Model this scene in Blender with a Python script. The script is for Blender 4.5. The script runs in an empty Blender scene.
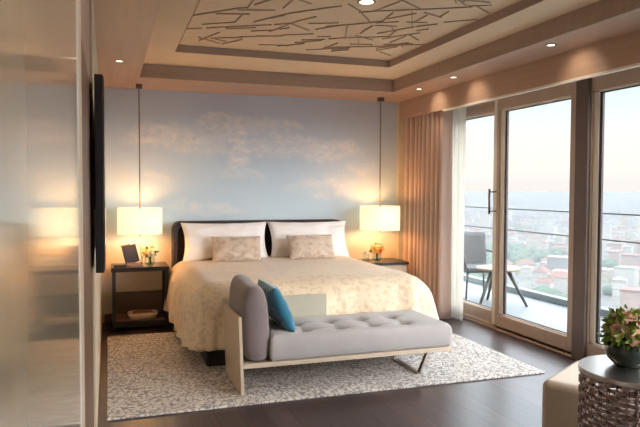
import bpy, bmesh, math, random
from mathutils import Vector, Matrix, noise
random.seed(7)
sc = bpy.context.scene
COL = sc.collection
R = math.radians
sin, cos, pi = math.sin, math.cos, math.pi

# ------------------------------------------------------------------ materials
def srgb(r, g, b):
    f = lambda c: (c/255/12.92) if c/255 <= .04045 else ((c/255+.055)/1.055)**2.4
    return (f(r), f(g), f(b), 1)

class M:
    def __init__(s, name, col=(.8, .8, .8, 1), rough=.5, metal=0, spec=.5):
        s.m = bpy.data.materials.new(name); s.m.use_nodes = True
        s.t = s.m.node_tree; s.n = s.t.nodes; s.b = s.n['Principled BSDF']
        s.b.inputs['Base Color'].default_value = col
        s.b.inputs['Roughness'].default_value = rough
        s.b.inputs['Metallic'].default_value = metal
        s.b.inputs['Specular IOR Level'].default_value = spec
        s._co = None
    def node(s, typ, **kw):
        n = s.n.new(typ)
        for k, v in kw.items():
            if k in n.inputs: n.inputs[k].default_value = v
            else: setattr(n, k, v)
        return n
    def link(s, a, b): s.t.links.new(a, b)
    def coord(s, scale=(1, 1, 1), rot=(0, 0, 0), loc=(0, 0, 0), which='Object'):
        if s._co is None: s._co = s.n.new('ShaderNodeTexCoord')
        mp = s.n.new('ShaderNodeMapping')
        mp.inputs['Scale'].default_value = scale; mp.inputs['Rotation'].default_value = rot; mp.inputs['Location'].default_value = loc
        s.link(s._co.outputs[which], mp.inputs['Vector'])
        return mp.outputs['Vector']
    def noise(s, vec, scale=5, detail=3, rough=.5, dist=0):
        n = s.node('ShaderNodeTexNoise'); n.inputs['Scale'].default_value = scale; n.inputs['Detail'].default_value = detail
        n.inputs['Roughness'].default_value = rough; n.inputs['Distortion'].default_value = dist
        s.link(vec, n.inputs['Vector']); return n.outputs['Fac']
    def ramp(s, fac, stops, interp='LINEAR'):
        n = s.n.new('ShaderNodeValToRGB'); n.color_ramp.interpolation = interp
        e = n.color_ramp.elements
        while len(e) < len(stops): e.new(.5)
        for k, (p, c) in enumerate(stops):
            e[k].position = p; e[k].color = c
        s.link(fac, n.inputs['Fac']); return n.outputs['Color']
    def math(s, op, a, b=None):
        n = s.node('ShaderNodeMath', operation=op)
        for k, v in ((0, a), (1, b)):
            if v is None: continue
            if isinstance(v, (int, float)): n.inputs[k].default_value = v
            else: s.link(v, n.inputs[k])
        return n.outputs[0]
    def mix(s, fac, a, b):
        n = s.node('ShaderNodeMix', data_type='RGBA')
        for k, v in ((0, fac), (6, a), (7, b)):
            if isinstance(v, (int, float, tuple)): n.inputs[k].default_value = v
            else: s.link(v, n.inputs[k])
        return n.outputs[2]
    def color(s, c): s.link(c, s.b.inputs['Base Color']); return s
    def bump(s, h, strength=.3, dist=.01):
        n = s.node('ShaderNodeBump'); n.inputs['Strength'].default_value = strength; n.inputs['Distance'].default_value = dist
        s.link(h, n.inputs['Height']); s.link(n.outputs['Normal'], s.b.inputs['Normal']); return s

def dim(c, k): return (c[0]*k, c[1]*k, c[2]*k, 1)

def wood(name, c, rough, axis='Z', amt=.3, scale=1, spec=.4):
    m = M(name, c, rough, spec=spec)
    st = {'X': (.6, 14, 14), 'Y': (14, .6, 14), 'Z': (14, 14, .6)}[axis]
    v = m.coord(tuple(x*scale for x in st))
    f = m.noise(v, 2, 4, .6, .3)
    m.color(m.ramp(f, [(.3, dim(c, 1-amt)), (.5, c), (.72, dim(c, 1+amt*.6))]))
    return m.m

def fabric(name, c, rough=.9, scale=300, amt=.08, sheen=.2, bump=.15, big=.06):
    m = M(name, c, rough, spec=.2)
    v = m.coord()
    f = m.noise(v, scale, 2); g = m.noise(v, 6, 3)
    a = m.ramp(f, [(.3, dim(c, 1-amt)), (.7, dim(c, 1+amt))])
    b = m.ramp(g, [(.3, (1-big,)*3+(1,)), (.7, (1,)*4)])
    n = m.node('ShaderNodeMix', data_type='RGBA', blend_type='MULTIPLY'); n.inputs[0].default_value = 1
    m.link(a, n.inputs[6]); m.link(b, n.inputs[7]); m.color(n.outputs[2])
    m.bump(f, bump, .002)
    m.b.inputs['Sheen Weight'].default_value = sheen
    return m.m

def plain(name, c, rough=.5, metal=0, amt=.05, scale=8, spec=.5):
    m = M(name, c, rough, metal, spec)
    f = m.noise(m.coord(), scale, 3)
    m.color(m.ramp(f, [(.3, dim(c, 1-amt)), (.7, dim(c, 1+amt))]))
    return m.m

MT = {}
MT['veneer'] = wood('veneer_wood', srgb(186, 156, 136), .42, 'X', .10, .7)
MT['veneer_y'] = wood('veneer_wood_lengthwise', srgb(186, 156, 136), .42, 'Y', .10, .7)
MT['fascia'] = wood('fascia_wood', srgb(168, 146, 132), .5, 'X', .10)
MT['ceil'] = plain('ceiling_paint', srgb(222, 200, 172), .8, amt=.02)
MT['stick'] = plain('ceiling_relief_paint', srgb(168, 144, 120), .8, amt=.03)  # darker stain, with the shade on the sticks' sides put into it
MT['peachtrim'] = plain('pale_peach_trim', srgb(232, 204, 176), .4, amt=.02)
MT['white'] = plain('white_paint', srgb(235, 230, 220), .5, amt=.02)
MT['darkwood'] = wood('dark_wood', srgb(34, 26, 25), .28, 'X', .3, 1.2, .5)
MT['darkwood_z'] = wood('dark_wood_upright', srgb(34, 26, 25), .3, 'Z', .3, 1.2, .5)
MT['midwood'] = wood('brown_wood', srgb(118, 88, 68), .4, 'X', .2)
MT['backwood'] = wood('taupe_wood', srgb(104, 88, 76), .5, 'X', .2)
MT['beigepanel'] = plain('beige_lacquer', srgb(216, 200, 176), .45, amt=.03)
MT['headboard'] = fabric('headboard_leather', srgb(66, 58, 64), .55, 120, .05, .0, .1)
MT['bedbase'] = fabric('bed_base_fabric', srgb(38, 32, 34), .8, 200)
MT['linen'] = fabric('white_linen', srgb(250, 249, 250), .85, 250, .01, .1, .06, .01)
MT['bench'] = fabric('grey_bench_fabric', srgb(165, 160, 159), .85, 260, .06, .25, .15)
MT['mauve'] = fabric('mauve_grey_fabric', srgb(122, 110, 110), .8, 260, .06, .3, .15)
MT['benchback'] = fabric('pale_grey_green_fabric', srgb(176, 172, 156), .85, 260)
MT['benchwood'] = plain('greige_lacquer', srgb(190, 172, 152), .4, amt=.03)
MT['pouf'] = fabric('cream_pouf_leather', srgb(202, 186, 168), .6, 120, .03, .0, .06)
MT['bronze'] = plain('bronze_metal', srgb(112, 100, 92), .35, .85)
MT['steel'] = plain('satin_nickel', srgb(176, 166, 156), .35, .8)
MT['frame'] = plain('window_frame_bronze', srgb(182, 160, 144), .42, 0, .04)
MT['framepost'] = plain('window_post_brown', srgb(104, 90, 88), .45, .2, .04)
MT['framedark'] = plain('window_gasket_dark', srgb(64, 56, 60), .5, amt=.05)
MT['framelight'] = plain('window_reveal_light', srgb(232, 226, 214), .45, amt=.03)  # daylight caught by the window reveals is put into this pale colour
MT['black'] = plain('black_plastic', srgb(32, 28, 32), .4)
MT['screen'] = plain('black_screen', srgb(14, 14, 18), .12)
MT['chrome'] = plain('brushed_steel', srgb(200, 195, 190), .28, 1, .04)
MT['teal'] = fabric('teal_velvet', srgb(30, 112, 140), .6, 260, .08, .6, .1, .15)
MT['navy'] = plain('navy_card', srgb(22, 24, 44), .7)
MT['page'] = plain('cream_paper', srgb(232, 214, 190), .7)
MT['redbook'] = plain('russet_cover', srgb(158, 92, 78), .6)
MT['traycream'] = plain('cream_ceramic', srgb(236, 218, 192), .3)
MT['leaf'] = plain('leaf_green', srgb(122, 142, 52), .5, amt=.35, scale=40)
MT['leafdark'] = plain('leaf_dark_green', srgb(52, 74, 30), .5, amt=.3, scale=40)
MT['peach'] = plain('peach_petal', srgb(246, 204, 178), .6, amt=.08, scale=30)
MT['yellow'] = plain('yellow_petal', srgb(238, 200, 104), .6, amt=.08, scale=30)
MT['orange'] = plain('orange_petal', srgb(226, 138, 62), .6, amt=.08, scale=30)
MT['cream'] = plain('cream_petal', srgb(240, 226, 192), .6, amt=.06, scale=30)
MT['greypl'] = plain('outdoor_grey_fabric', srgb(78, 77, 78), .8)
MT['greyleg'] = plain('outdoor_dark_metal', srgb(70, 68, 66), .5)
MT['teak'] = wood('outdoor_table_wood', srgb(140, 126, 104), .6, 'X', .15)
MT['railing'] = plain('railing_metal', srgb(110, 116, 116), .45, .3)
MT['deck'] = plain('balcony_tile', srgb(104, 107, 108), .5, amt=.03, scale=2)
MT['champ'] = None

def carpet():
    m = M('rug_pile', srgb(200, 190, 178), .95, spec=.1)
    v = m.coord()
    d = m.node('ShaderNodeTexNoise'); d.inputs['Scale'].default_value = 9; d.inputs['Detail'].default_value = 2
    m.link(v, d.inputs['Vector'])
    sub = m.node('ShaderNodeVectorMath', operation='SUBTRACT'); sub.inputs[1].default_value = (.5, .5, .5)
    m.link(d.outputs['Color'], sub.inputs[0])
    scl = m.node('ShaderNodeVectorMath', operation='SCALE'); scl.inputs['Scale'].default_value = .16
    m.link(sub.outputs[0], scl.inputs[0])
    add = m.node('ShaderNodeVectorMath', operation='ADD'); m.link(v, add.inputs[0]); m.link(scl.outputs[0], add.inputs[1])
    vo = m.node('ShaderNodeTexVoronoi', feature='DISTANCE_TO_EDGE'); vo.inputs['Scale'].default_value = 21
    m.link(add.outputs[0], vo.inputs['Vector'])
    n2 = m.noise(v, 44, 2, .5, .8)
    broken = m.math('MULTIPLY', m.math('LESS_THAN', vo.outputs['Distance'], .13), m.math('GREATER_THAN', n2, .44))
    base = m.ramp(m.noise(v, 3, 3), [(.3, srgb(206, 200, 193)), (.7, srgb(220, 214, 208))])
    m.color(m.mix(broken, base, srgb(152, 144, 141)))
    m.bump(m.noise(v, 400, 2), .4, .004)
    return m.m
MT['rug'] = carpet()

def floorwood():
    m = M('dark_floor_boards', srgb(64, 52, 52), .32, spec=.5)
    v = m.coord(rot=(0, 0, R(90)))
    br = m.node('ShaderNodeTexBrick'); br.inputs['Scale'].default_value = 1
    br.inputs['Brick Width'].default_value = 1.6; br.inputs['Row Height'].default_value = .16
    br.inputs['Mortar Size'].default_value = .003; br.inputs['Bias'].default_value = 0
    br.inputs['Color1'].default_value = srgb(82, 66, 64); br.inputs['Color2'].default_value = srgb(62, 50, 50)
    br.inputs['Mortar'].default_value = srgb(22, 17, 17)
    m.link(v, br.inputs['Vector'])
    g = m.noise(m.coord((14, 1, 1)), 3, 4, .6)
    n = m.node('ShaderNodeMix', data_type='RGBA', blend_type='MULTIPLY'); n.inputs[0].default_value = 1
    m.link(br.outputs['Color'], n.inputs[6]); m.link(m.ramp(g, [(.3, (.7, .7, .7, 1)), (.7, (1.15,)*3+(1,))]), n.inputs[7])
    m.color(n.outputs[2])
    m.bump(g, .08, .002)
    return m.m
MT['floor'] = floorwood()

def mural():
    """pale blue-grey painted sky with a wide band of cloud and a few smaller ones (object = world coordinates, wall in the XZ plane)"""
    m = M('sky_mural', srgb(170, 178, 190), .6, spec=.3)
    co = m.coord()
    dn = m.node('ShaderNodeTexNoise'); dn.inputs['Scale'].default_value = 2.2; dn.inputs['Detail'].default_value = 6; dn.inputs['Roughness'].default_value = .62
    m.link(co, dn.inputs['Vector'])
    sub = m.node('ShaderNodeVectorMath', operation='SUBTRACT'); sub.inputs[1].default_value = (.5, .5, .5); m.link(dn.outputs['Color'], sub.inputs[0])
    scl = m.node('ShaderNodeVectorMath', operation='SCALE'); scl.inputs['Scale'].default_value = .42; m.link(sub.outputs[0], scl.inputs[0])
    add = m.node('ShaderNodeVectorMath', operation='ADD'); m.link(co, add.inputs[0]); m.link(scl.outputs[0], add.inputs[1])
    sp = m.node('ShaderNodeSeparateXYZ'); m.link(add.outputs[0], sp.inputs[0])
    def blob(x, z, rx, rz, soft=.8):
        a = m.math('DIVIDE', m.math('SUBTRACT', sp.outputs['X'], x), rx); b = m.math('DIVIDE', m.math('SUBTRACT', sp.outputs['Z'], z), rz)
        q = m.math('ADD', m.math('MULTIPLY', a, a), m.math('MULTIPLY', b, b))
        mr = m.node('ShaderNodeMapRange', interpolation_type='SMOOTHSTEP'); m.link(q, mr.inputs['Value'])
        mr.inputs['From Min'].default_value = 1.3; mr.inputs['From Max'].default_value = .3; 
        return m.math('MULTIPLY', mr.outputs['Result'], soft)
    bl = [blob(.65, 2.02, .52, .17, .8), blob(1.25, 1.98, .55, .16, .55), blob(1.95, 1.98, .55, .17, .6), blob(2.5, 1.93, .48, .13, .75), blob(1.35, 2.2, .5, .09, .6),
          blob(1.42, 1.95, .17, .33, .8), blob(1.9, 2.2, .3, .07, .5), blob(2.45, 1.5, .4, .16, .75), blob(2.15, 1.48, .25, .1, .4), blob(1.05, 1.24, .5, .08, .7),
          blob(1.45, 1.62, .25, .08, .5), blob(.5, 1.55, .2, .05, .35), blob(2.95, 1.72, .25, .06, .4)]
    tot = bl[0]
    for b in bl[1:]: tot = m.math('MAXIMUM', tot, b)
    fine = m.noise(m.coord((1, 1, 1.6)), 8, 6, .68, .6)
    mr = m.node('ShaderNodeMapRange'); m.link(fine, mr.inputs['Value']); mr.inputs['From Min'].default_value = .3; mr.inputs['From Max'].default_value = .66
    cl = m.math('MULTIPLY', tot, mr.outputs['Result'])
    sp2 = m.node('ShaderNodeSeparateXYZ'); m.link(co, sp2.inputs[0])
    gz = m.node('ShaderNodeMapRange'); m.link(m.math('ADD', sp2.outputs['Z'], m.math('MULTIPLY', m.noise(co, 1.3, 3), .7)), gz.inputs['Value'])
    gz.inputs['From Min'].default_value = 1.1; gz.inputs['From Max'].default_value = 3
    sky = m.ramp(gz.outputs['Result'], [(0, srgb(222, 238, 248)), (.35, srgb(206, 228, 246)), (.7, srgb(190, 210, 234)), (1, srgb(182, 192, 216))])
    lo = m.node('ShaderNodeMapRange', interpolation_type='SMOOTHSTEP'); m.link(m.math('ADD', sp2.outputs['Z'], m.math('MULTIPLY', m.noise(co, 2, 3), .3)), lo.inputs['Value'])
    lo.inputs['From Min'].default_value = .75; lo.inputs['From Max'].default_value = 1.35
    sky = m.mix(lo.outputs['Result'], srgb(228, 212, 190), sky)     # warm lamplight painted in: the mural turns cream low on the wall
    m.color(m.mix(cl, sky, srgb(244, 244, 248)))
    return m.m
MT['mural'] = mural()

def damask(name, c1, c2, rough, scale):
    m = M(name, c1, rough, spec=.4)
    v = m.coord()
    w = m.noise(v, scale, 3, .6, 1.6)
    vo = m.node('ShaderNodeTexVoronoi', feature='SMOOTH_F1'); vo.inputs['Scale'].default_value = scale*.9; m.link(v, vo.inputs['Vector'])
    s = m.math('ADD', m.math('MULTIPLY', w, .7), m.math('MULTIPLY', vo.outputs['Distance'], .5))
    m.color(m.ramp(s, [(.48, c2), (.56, c1)]))
    m.link(m.ramp(s, [(.48, (.42,)*3+(1,)), (.56, (.75,)*3+(1,))]), m.b.inputs['Roughness'])
    m.bump(s, .35, .012)
    m.b.inputs['Sheen Weight'].default_value = .25
    return m.m
MT['coverlet'] = damask('damask_coverlet', srgb(220, 201, 174), srgb(203, 182, 153), .6, 24)
MT['champ'] = damask('champagne_satin', srgb(208, 190, 172), srgb(190, 170, 152), .45, 12)

def lacquer():
    m = M('gloss_lacquer', srgb(196, 184, 160), .11, spec=.5)
    v = m.coord((1, 2.2, .02))
    f = m.noise(v, 2, 3)
    m.color(m.ramp(f, [(.3, srgb(206, 188, 160)), (.7, srgb(220, 206, 182))]))
    m.b.inputs['Coat Weight'].default_value = .4; m.b.inputs['Coat Roughness'].default_value = .08
    return m.m
MT['lacquer'] = lacquer()

def glassmat(name, tint=(1, 1, 1, 1), ior=1.45):
    m = M(name); m.n.remove(m.b)
    tr = m.node('ShaderNodeBsdfTransparent'); tr.inputs['Color'].default_value = tint
    gl = m.node('ShaderNodeBsdfGlossy'); gl.inputs['Roughness'].default_value = .02
    fr = m.node('ShaderNodeFresnel'); fr.inputs['IOR'].default_value = ior
    mx = m.node('ShaderNodeMixShader')
    ge = m.node('ShaderNodeNewGeometry'); fac = m.math('MULTIPLY', fr.outputs[0], m.math('SUBTRACT', 1, ge.outputs['Backfacing']))
    m.link(fac, mx.inputs[0]); m.link(tr.outputs[0], mx.inputs[1]); m.link(gl.outputs[0], mx.inputs[2])
    m.link(mx.outputs[0], m.n['Material Output'].inputs['Surface'])
    return m.m
MT['glass'] = glassmat('window_glass', (.76, .77, .77, 1), 1.25)
MT['vase'] = glassmat('clear_glass', (.88, .93, .9, 1), 1.5)
MT['bowlglass'] = plain('dark_glass', srgb(44, 50, 46), .06)

def translucent(name, c, amount, rough=.9, transp=0):
    m = M(name, c, rough, spec=.1)
    f = m.noise(m.coord((60, 60, 4)), 6, 2)
    m.color(m.ramp(f, [(.3, dim(c, .94)), (.7, c)]))
    tl = m.node('ShaderNodeBsdfTranslucent'); tl.inputs['Color'].default_value = c
    mx = m.node('ShaderNodeMixShader'); mx.inputs[0].default_value = amount
    m.link(m.b.outputs[0], mx.inputs[1]); m.link(tl.outputs[0], mx.inputs[2])
    out = mx.outputs[0]
    if transp:
        tr = m.node('ShaderNodeBsdfTransparent'); m2 = m.node('ShaderNodeMixShader'); m2.inputs[0].default_value = transp
        m.link(out, m2.inputs[1]); m.link(tr.outputs[0], m2.inputs[2]); out = m2.outputs[0]
    m.link(out, m.n['Material Output'].inputs['Surface'])
    return m.m
MT['drape'] = translucent('blush_drape', srgb(208, 184, 172), .02)
MT['sheer'] = translucent('white_sheer', srgb(248, 246, 240), .6, transp=.12)

def emitter(name, c, s):
    m = M(name, c, .6); m.b.inputs['Emission Color'].default_value = c; m.b.inputs['Emission Strength'].default_value = s
    return m.m
def shade_mat():
    """lit fabric drum: glows all over, woven threads, tint varying at random"""
    m = M('lit_lamp_shade', srgb(250, 236, 206), .9, spec=.1)
    f = m.noise(m.coord((90, 90, 90)), 4, 2)
    c = m.ramp(f, [(.3, (1, .80, .47, 1)), (.7, (1, .85, .54, 1))])
    m.link(c, m.b.inputs['Emission Color']); m.b.inputs['Emission Strength'].default_value = SHADE
    return m.m
SHADE = .66
MT['shade'] = shade_mat()
MT['dlight'] = emitter('downlight_lamp', (1, .86, .66, 1), 2.5)

# ------------------------------------------------------------------ mesh helpers
def box(bm, x0, x1, y0, y1, z0, z1, mi=0, mtx=None):
    vs = [Vector((x, y, z)) for x in (x0, x1) for y in (y0, y1) for z in (z0, z1)]
    if mtx: vs = [mtx @ v for v in vs]
    v = [bm.verts.new(p) for p in vs]
    for q in ((0, 1, 3, 2), (4, 6, 7, 5), (0, 4, 5, 1), (2, 3, 7, 6), (0, 2, 6, 4), (1, 5, 7, 3)):
        bm.faces.new([v[k] for k in q]).material_index = mi

def lathe(bm, prof, seg=32, c=(0, 0, 0), mi=0, closed=True):
    rings = []
    for r, z in prof:
        if r < 1e-6: rings.append([bm.verts.new((c[0], c[1], c[2]+z))])
        else: rings.append([bm.verts.new((c[0]+r*cos(2*pi*k/seg), c[1]+r*sin(2*pi*k/seg), c[2]+z)) for k in range(seg)])
    for a, b in zip(rings, rings[1:]):
        for k in range(seg):
            k2 = (k+1) % seg
            p = [a[k], a[k2], b[k2], b[k]] if len(a) > 1 and len(b) > 1 else ([a[0], b[k2], b[k]] if len(a) == 1 else [a[k], a[k2], b[0]])
            if len(a) == 1 and len(b) == 1: continue
            try: bm.faces.new(p).material_index = mi
            except ValueError: pass
    if closed:
        for rg, rev in ((rings[0], True), (rings[-1], False)):
            if len(rg) > 1:
                bm.faces.new(list(reversed(rg)) if rev else rg).material_index = mi

def tube(bm, pts, r, seg=8, mi=0):
    pts = [Vector(p) for p in pts]; rr = r if isinstance(r, (list, tuple)) else [r]*len(pts)
    rings = []
    for i, p in enumerate(pts):
        d = (pts[min(i+1, len(pts)-1)]-pts[max(i-1, 0)]).normalized()
        u = d.orthogonal().normalized() if i == 0 else (u - d*u.dot(d)).normalized()
        w = d.cross(u)
        rings.append([bm.verts.new(p+(u*cos(2*pi*k/seg)+w*sin(2*pi*k/seg))*rr[i]) for k in range(seg)])
    for a, b in zip(rings, rings[1:]):
        for k in range(seg): bm.faces.new([a[k], a[(k+1) % seg], b[(k+1) % seg], b[k]]).material_index = mi
    bm.faces.new(list(reversed(rings[0]))); bm.faces.new(rings[-1])

def bar(bm, p, q, w, h, mi=0):
    """square bar from p to q"""
    p, q = Vector(p), Vector(q); d = q-p; L = d.length
    z = d.normalized(); x = Vector((0, 0, 1)).cross(z)
    if x.length < 1e-4: x = Vector((1, 0, 0))
    x.normalize(); y = z.cross(x)
    m = Matrix((x, y, z)).transposed().to_4x4(); m.translation = p
    box(bm, -w/2, w/2, -h/2, h/2, 0, L, mi, m)

def grid(bm, fn, nu, nv, mi=0, wrap=False):
    vs = [[bm.verts.new(fn(u/nu, v/nv)) for v in range(nv+1)] for u in range(nu if wrap else nu+1)]
    n = len(vs)
    for u in range(nu):
        for v in range(nv):
            a, b = vs[u % n], vs[(u+1) % n]
            try: bm.faces.new([a[v], b[v], b[v+1], a[v+1]]).material_index = mi
            except ValueError: pass

def obj(name, bm, mats, parent=None, smooth=False, bevel=0, seg=2, loc=None, solid=0, sub=0, weld=False):
    if weld: bmesh.ops.remove_doubles(bm, verts=bm.verts, dist=1e-4)
    bmesh.ops.recalc_face_normals(bm, faces=bm.faces)
    me = bpy.data.meshes.new(name); bm.to_mesh(me); bm.free()
    o = bpy.data.objects.new(name, me); COL.objects.link(o)
    for m in (mats if isinstance(mats, (list, tuple)) else [mats]): me.materials.append(m)
    if parent: o.parent = parent
    if loc: o.location = loc
    if smooth or bevel:
        for p in me.polygons: p.use_smooth = True
    if solid:
        md = o.modifiers.new('Solidify', 'SOLIDIFY'); md.thickness = solid; md.offset = 0
    if bevel:
        md = o.modifiers.new('Bevel', 'BEVEL'); md.width = bevel; md.segments = seg; md.limit_method = 'ANGLE'; md.harden_normals = True
    if sub:
        md = o.modifiers.new('Subdivision', 'SUBSURF'); md.levels = sub; md.render_levels = sub
    return o

def B(): return bmesh.new()
def boxo(name, d, mat, parent=None, bevel=.003, loc=None):
    bm = B(); box(bm, *d); return obj(name, bm, mat, parent, bevel=bevel, loc=loc)
def tag(o, label, cat, group=None):
    o['label'] = label; o['category'] = cat
    if group: o['group'] = group
    return o
def thing(name, label, cat, loc=(0, 0, 0), rz=0, group=None):
    o = bpy.data.objects.new(name, None); COL.objects.link(o); o.empty_display_size = .1
    o.location = loc; o.rotation_euler = (0, 0, rz)
    return tag(o, label, cat, group)
def struct(o, label=None, cat=None):
    o['kind'] = 'structure'
    if label: o['label'] = label; o['category'] = cat
    return o
def sroot(name, loc, label, cat):
    o = bpy.data.objects.new(name, None); COL.objects.link(o); o.location = loc
    return struct(o, label, cat)
def dup(root, loc, rz, label, group=None):
    r = root.copy(); COL.objects.link(r); r.location = loc; r.rotation_euler = (0, 0, rz); r['label'] = label
    if group: r['group'] = group
    for ch in list(root.children):
        c = ch.copy(); COL.objects.link(c); c.parent = r
        for g in list(ch.children):
            d = g.copy(); COL.objects.link(d); d.parent = c
    return r

# ------------------------------------------------------------------ measures
XL, YB, XW = -.075, 7.12, 3.826       # left wall face, back wall face, window line
ZS, ZU, ZP = 2.538, 2.67, 2.732       # soffit, upper ceiling, recessed panel
XFL, XFR, YF = .3, 3.0, 6.352         # fascias of the dropped soffit
XP = 3.43                             # pelmet face
YN = -3.0                             # back of the room

# ------------------------------------------------------------------ shell
bm = B(); box(bm, -1.6, 3.93, YN, YB+.1, -.2, 0)
struct(obj('floor', bm, MT['floor']), 'dark stained wooden floor boards', 'floor')
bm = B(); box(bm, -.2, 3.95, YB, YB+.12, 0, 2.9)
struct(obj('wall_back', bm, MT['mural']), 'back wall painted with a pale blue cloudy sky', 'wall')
bm = B(); box(bm, XL-.12, XL, 3.12, YB, 0, 2.6)
struct(obj('wall_left', bm, MT['beigepanel']), 'beige wall to the left of the bed', 'wall')
bm = B(); box(bm, -1.7, -1.6, YN, .25, 0, 2.6); box(bm, -1.6, XL-.02, .13, .25, 0, 2.6)
struct(obj('wall_entrance', bm, MT['beigepanel']), 'beige wall of the entrance recess', 'wall')
bm = B(); box(bm, -1.7, 3.95, YN-.12, YN, 0, 2.9)
struct(obj('wall_front', bm, MT['beigepanel']), 'beige wall opposite the bed', 'wall')
bm = B(); box(bm, XP-.012, 3.95, 7.06, YB, 0, 2.6)
struct(obj('wall_right', bm, MT['beigepanel']), 'narrow wood-faced pier between the bed wall and curtains', 'wall')
# glossy door and dark door in the left wall
d1 = sroot('door_1', (XL, .25, 0), 'tall glossy beige lacquered door panel along the left wall', 'door')
boxo('door_panel', (-.05, .006, .02, 1.40, 0, 2.53), MT['lacquer'], d1, .004)
boxo('door_edge', (-.05, .008, 1.40, 1.425, 0, 2.53), MT['framelight'], d1, .003)
boxo('door_jamb', (-.06, .004, 1.425, 1.72, 0, 2.53), MT['peachtrim'], d1, .003)
d2 = sroot('door_2', (XL, 1.98, 0), 'dark brown wooden door in the left wall', 'door')
boxo('door_panel', (-.05, .003, 0, 1.06, 0, 1.905), MT['midwood'], d2, .003)
boxo('door_frame', (-.06, .002, 0, 1.06, 1.905, 2.53), MT['veneer_y'], d2, .003)
boxo('door_jamb', (-.06, .012, 1.06, 1.14, 0, 2.53), MT['benchwood'], d2, .003)
# ceiling
bm = B()
box(bm, -1.7, XFL, YN, YB, ZS, 2.9)
struct(obj('ceiling_soffit_left', bm, MT['veneer_y']), 'wood veneered dropped ceiling along the left wall', 'ceiling')
bm = B(); box(bm, XFL, 3.95, YF+.02, YB, ZS, 2.9)
struct(obj('ceiling_soffit_back', bm, MT['veneer']), 'wood veneered dropped ceiling above the bed wall', 'ceiling')
bm = B(); box(bm, XFR+.02, XP+.03, YN, YF+.02, ZS, 2.9)
struct(obj('ceiling_soffit_right', bm, MT['veneer_y']), 'wood veneered dropped ceiling beside the windows', 'ceiling')
bm = B(); box(bm, XFL, XFR+.02, YF, YF+.02, ZS-.002, 2.9); box(bm, XFR, XFR+.02, YN, YF, ZS-.002, 2.9)
struct(obj('trim_1', bm, MT['fascia']), 'brown wooden fascia round the raised ceiling', 'trim')
CX0, CX1, CY0, CY1 = .571, 2.655, .9, 5.71
bm = B()
box(bm, XFL, CX0, YN, YF, ZU, 2.9); box(bm, CX1, XFR, YN, YF, ZU, 2.9)
box(bm, CX0, CX1, CY1, YF, ZU, 2.9); box(bm, CX0, CX1, YN, CY0, ZU, 2.9)
struct(obj('ceiling', bm, MT['ceil']), 'cream raised ceiling border', 'ceiling')
bm = B(); box(bm, CX0, CX1, CY0, CY1, ZP, 2.9)
struct(obj('ceiling_panel', bm, MT['ceil']), 'recessed ceiling panel', 'ceiling')
bm = B(); t = .003
box(bm, CX0, CX0+t, CY0, CY1, ZU-.004, ZP); box(bm, CX1-t, CX1, CY0, CY1, ZU-.004, ZP)
box(bm, CX0, CX1, CY1-t, CY1, ZU-.004, ZP); box(bm, CX0, CX1, CY0, CY0+t, ZU-.004, ZP)
struct(obj('trim_2', bm, MT['fascia']), 'brown lip round the recessed ceiling panel', 'trim')
STICKS = [(0.57, 4.74, 0.87, 4.43), (0.87, 4.42, 0.94, 4.38), (0.94, 4.37, 0.94, 4.15), (0.98, 4.28, 1.07, 4.1), (1.18, 4.29, 1.19, 4.12), (1.18, 4.06, 1.32, 4.14), (1.08, 4.71, 1.23, 4.46), (1.25, 4.43, 1.38, 4.29), (1.39, 4.28, 1.43, 4.25), (1.43, 4.23, 1.54, 4.13), (0.57, 5.12, 0.7, 5.06), (0.76, 5.03, 0.86, 4.96), (0.89, 4.95, 1.04, 4.86), (0.93, 4.76, 0.94, 4.56), (1.07, 4.84, 1.2, 4.77), (1.26, 4.95, 1.37, 4.61), (1.24, 4.75, 1.35, 4.67), (1.59, 4.77, 1.72, 4.61), (0.76, 5.44, 0.86, 5.16), (0.85, 5.34, 1.06, 5.25), (1.08, 5.22, 1.36, 5.09), (1.4, 5.04, 1.59, 4.94), (0.97, 5.53, 1.08, 5.33), (1.46, 5.44, 1.62, 5.3), (1.59, 5.15, 1.74, 5.08), (1.79, 5.05, 1.86, 5.0), (1.75, 5.5, 1.99, 5.34), (1.86, 5.41, 1.9, 5.18), (1.59, 4.08, 1.72, 4.2), (1.73, 4.22, 1.83, 4.16), (1.82, 4.15, 1.88, 3.92), (1.83, 4.16, 2.06, 4.04), (1.83, 3.83, 2.09, 4.0), (2.1, 4.02, 2.39, 3.86), (2.2, 3.7, 2.37, 3.84), (2.29, 3.75, 2.32, 3.66), (2.39, 3.83, 2.51, 3.77), (2.45, 3.83, 2.6, 3.93), (1.65, 4.66, 1.91, 4.46), (1.77, 4.27, 1.91, 4.45), (1.91, 4.45, 1.98, 4.39), (1.98, 4.39, 1.96, 4.18), (2.0, 4.3, 2.11, 4.13), (1.9, 4.97, 1.79, 4.64), (1.96, 4.76, 1.96, 4.55), (2.11, 4.72, 2.27, 4.48), (1.79, 5.03, 1.9, 4.97), (1.93, 4.95, 2.1, 4.87), (2.11, 4.87, 2.22, 4.8), (2.22, 4.8, 2.2, 4.63), (2.25, 4.82, 2.4, 4.63), (2.33, 4.98, 2.35, 4.76), (2.22, 4.33, 2.22, 4.15), (2.3, 4.43, 2.4, 4.33), (2.18, 4.08, 2.33, 4.14), (2.33, 4.14, 2.32, 4.01), (2.45, 4.25, 2.62, 4.12), (1.9, 5.34, 2.4, 5.11), (2.41, 5.07, 2.63, 4.96), (1.97, 5.48, 2.08, 5.38), (2.09, 4.12, 2.27, 4.47)]
rs = random.Random(3)
for k in range(70):
    a = rs.uniform(0, pi); L = rs.uniform(.15, .4); x = rs.uniform(.75, 2.45); y = rs.uniform(1.1, 3.75)
    STICKS.append((x-L/2*cos(a), y-L/2*sin(a), x+L/2*cos(a), y+L/2*sin(a)))
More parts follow.
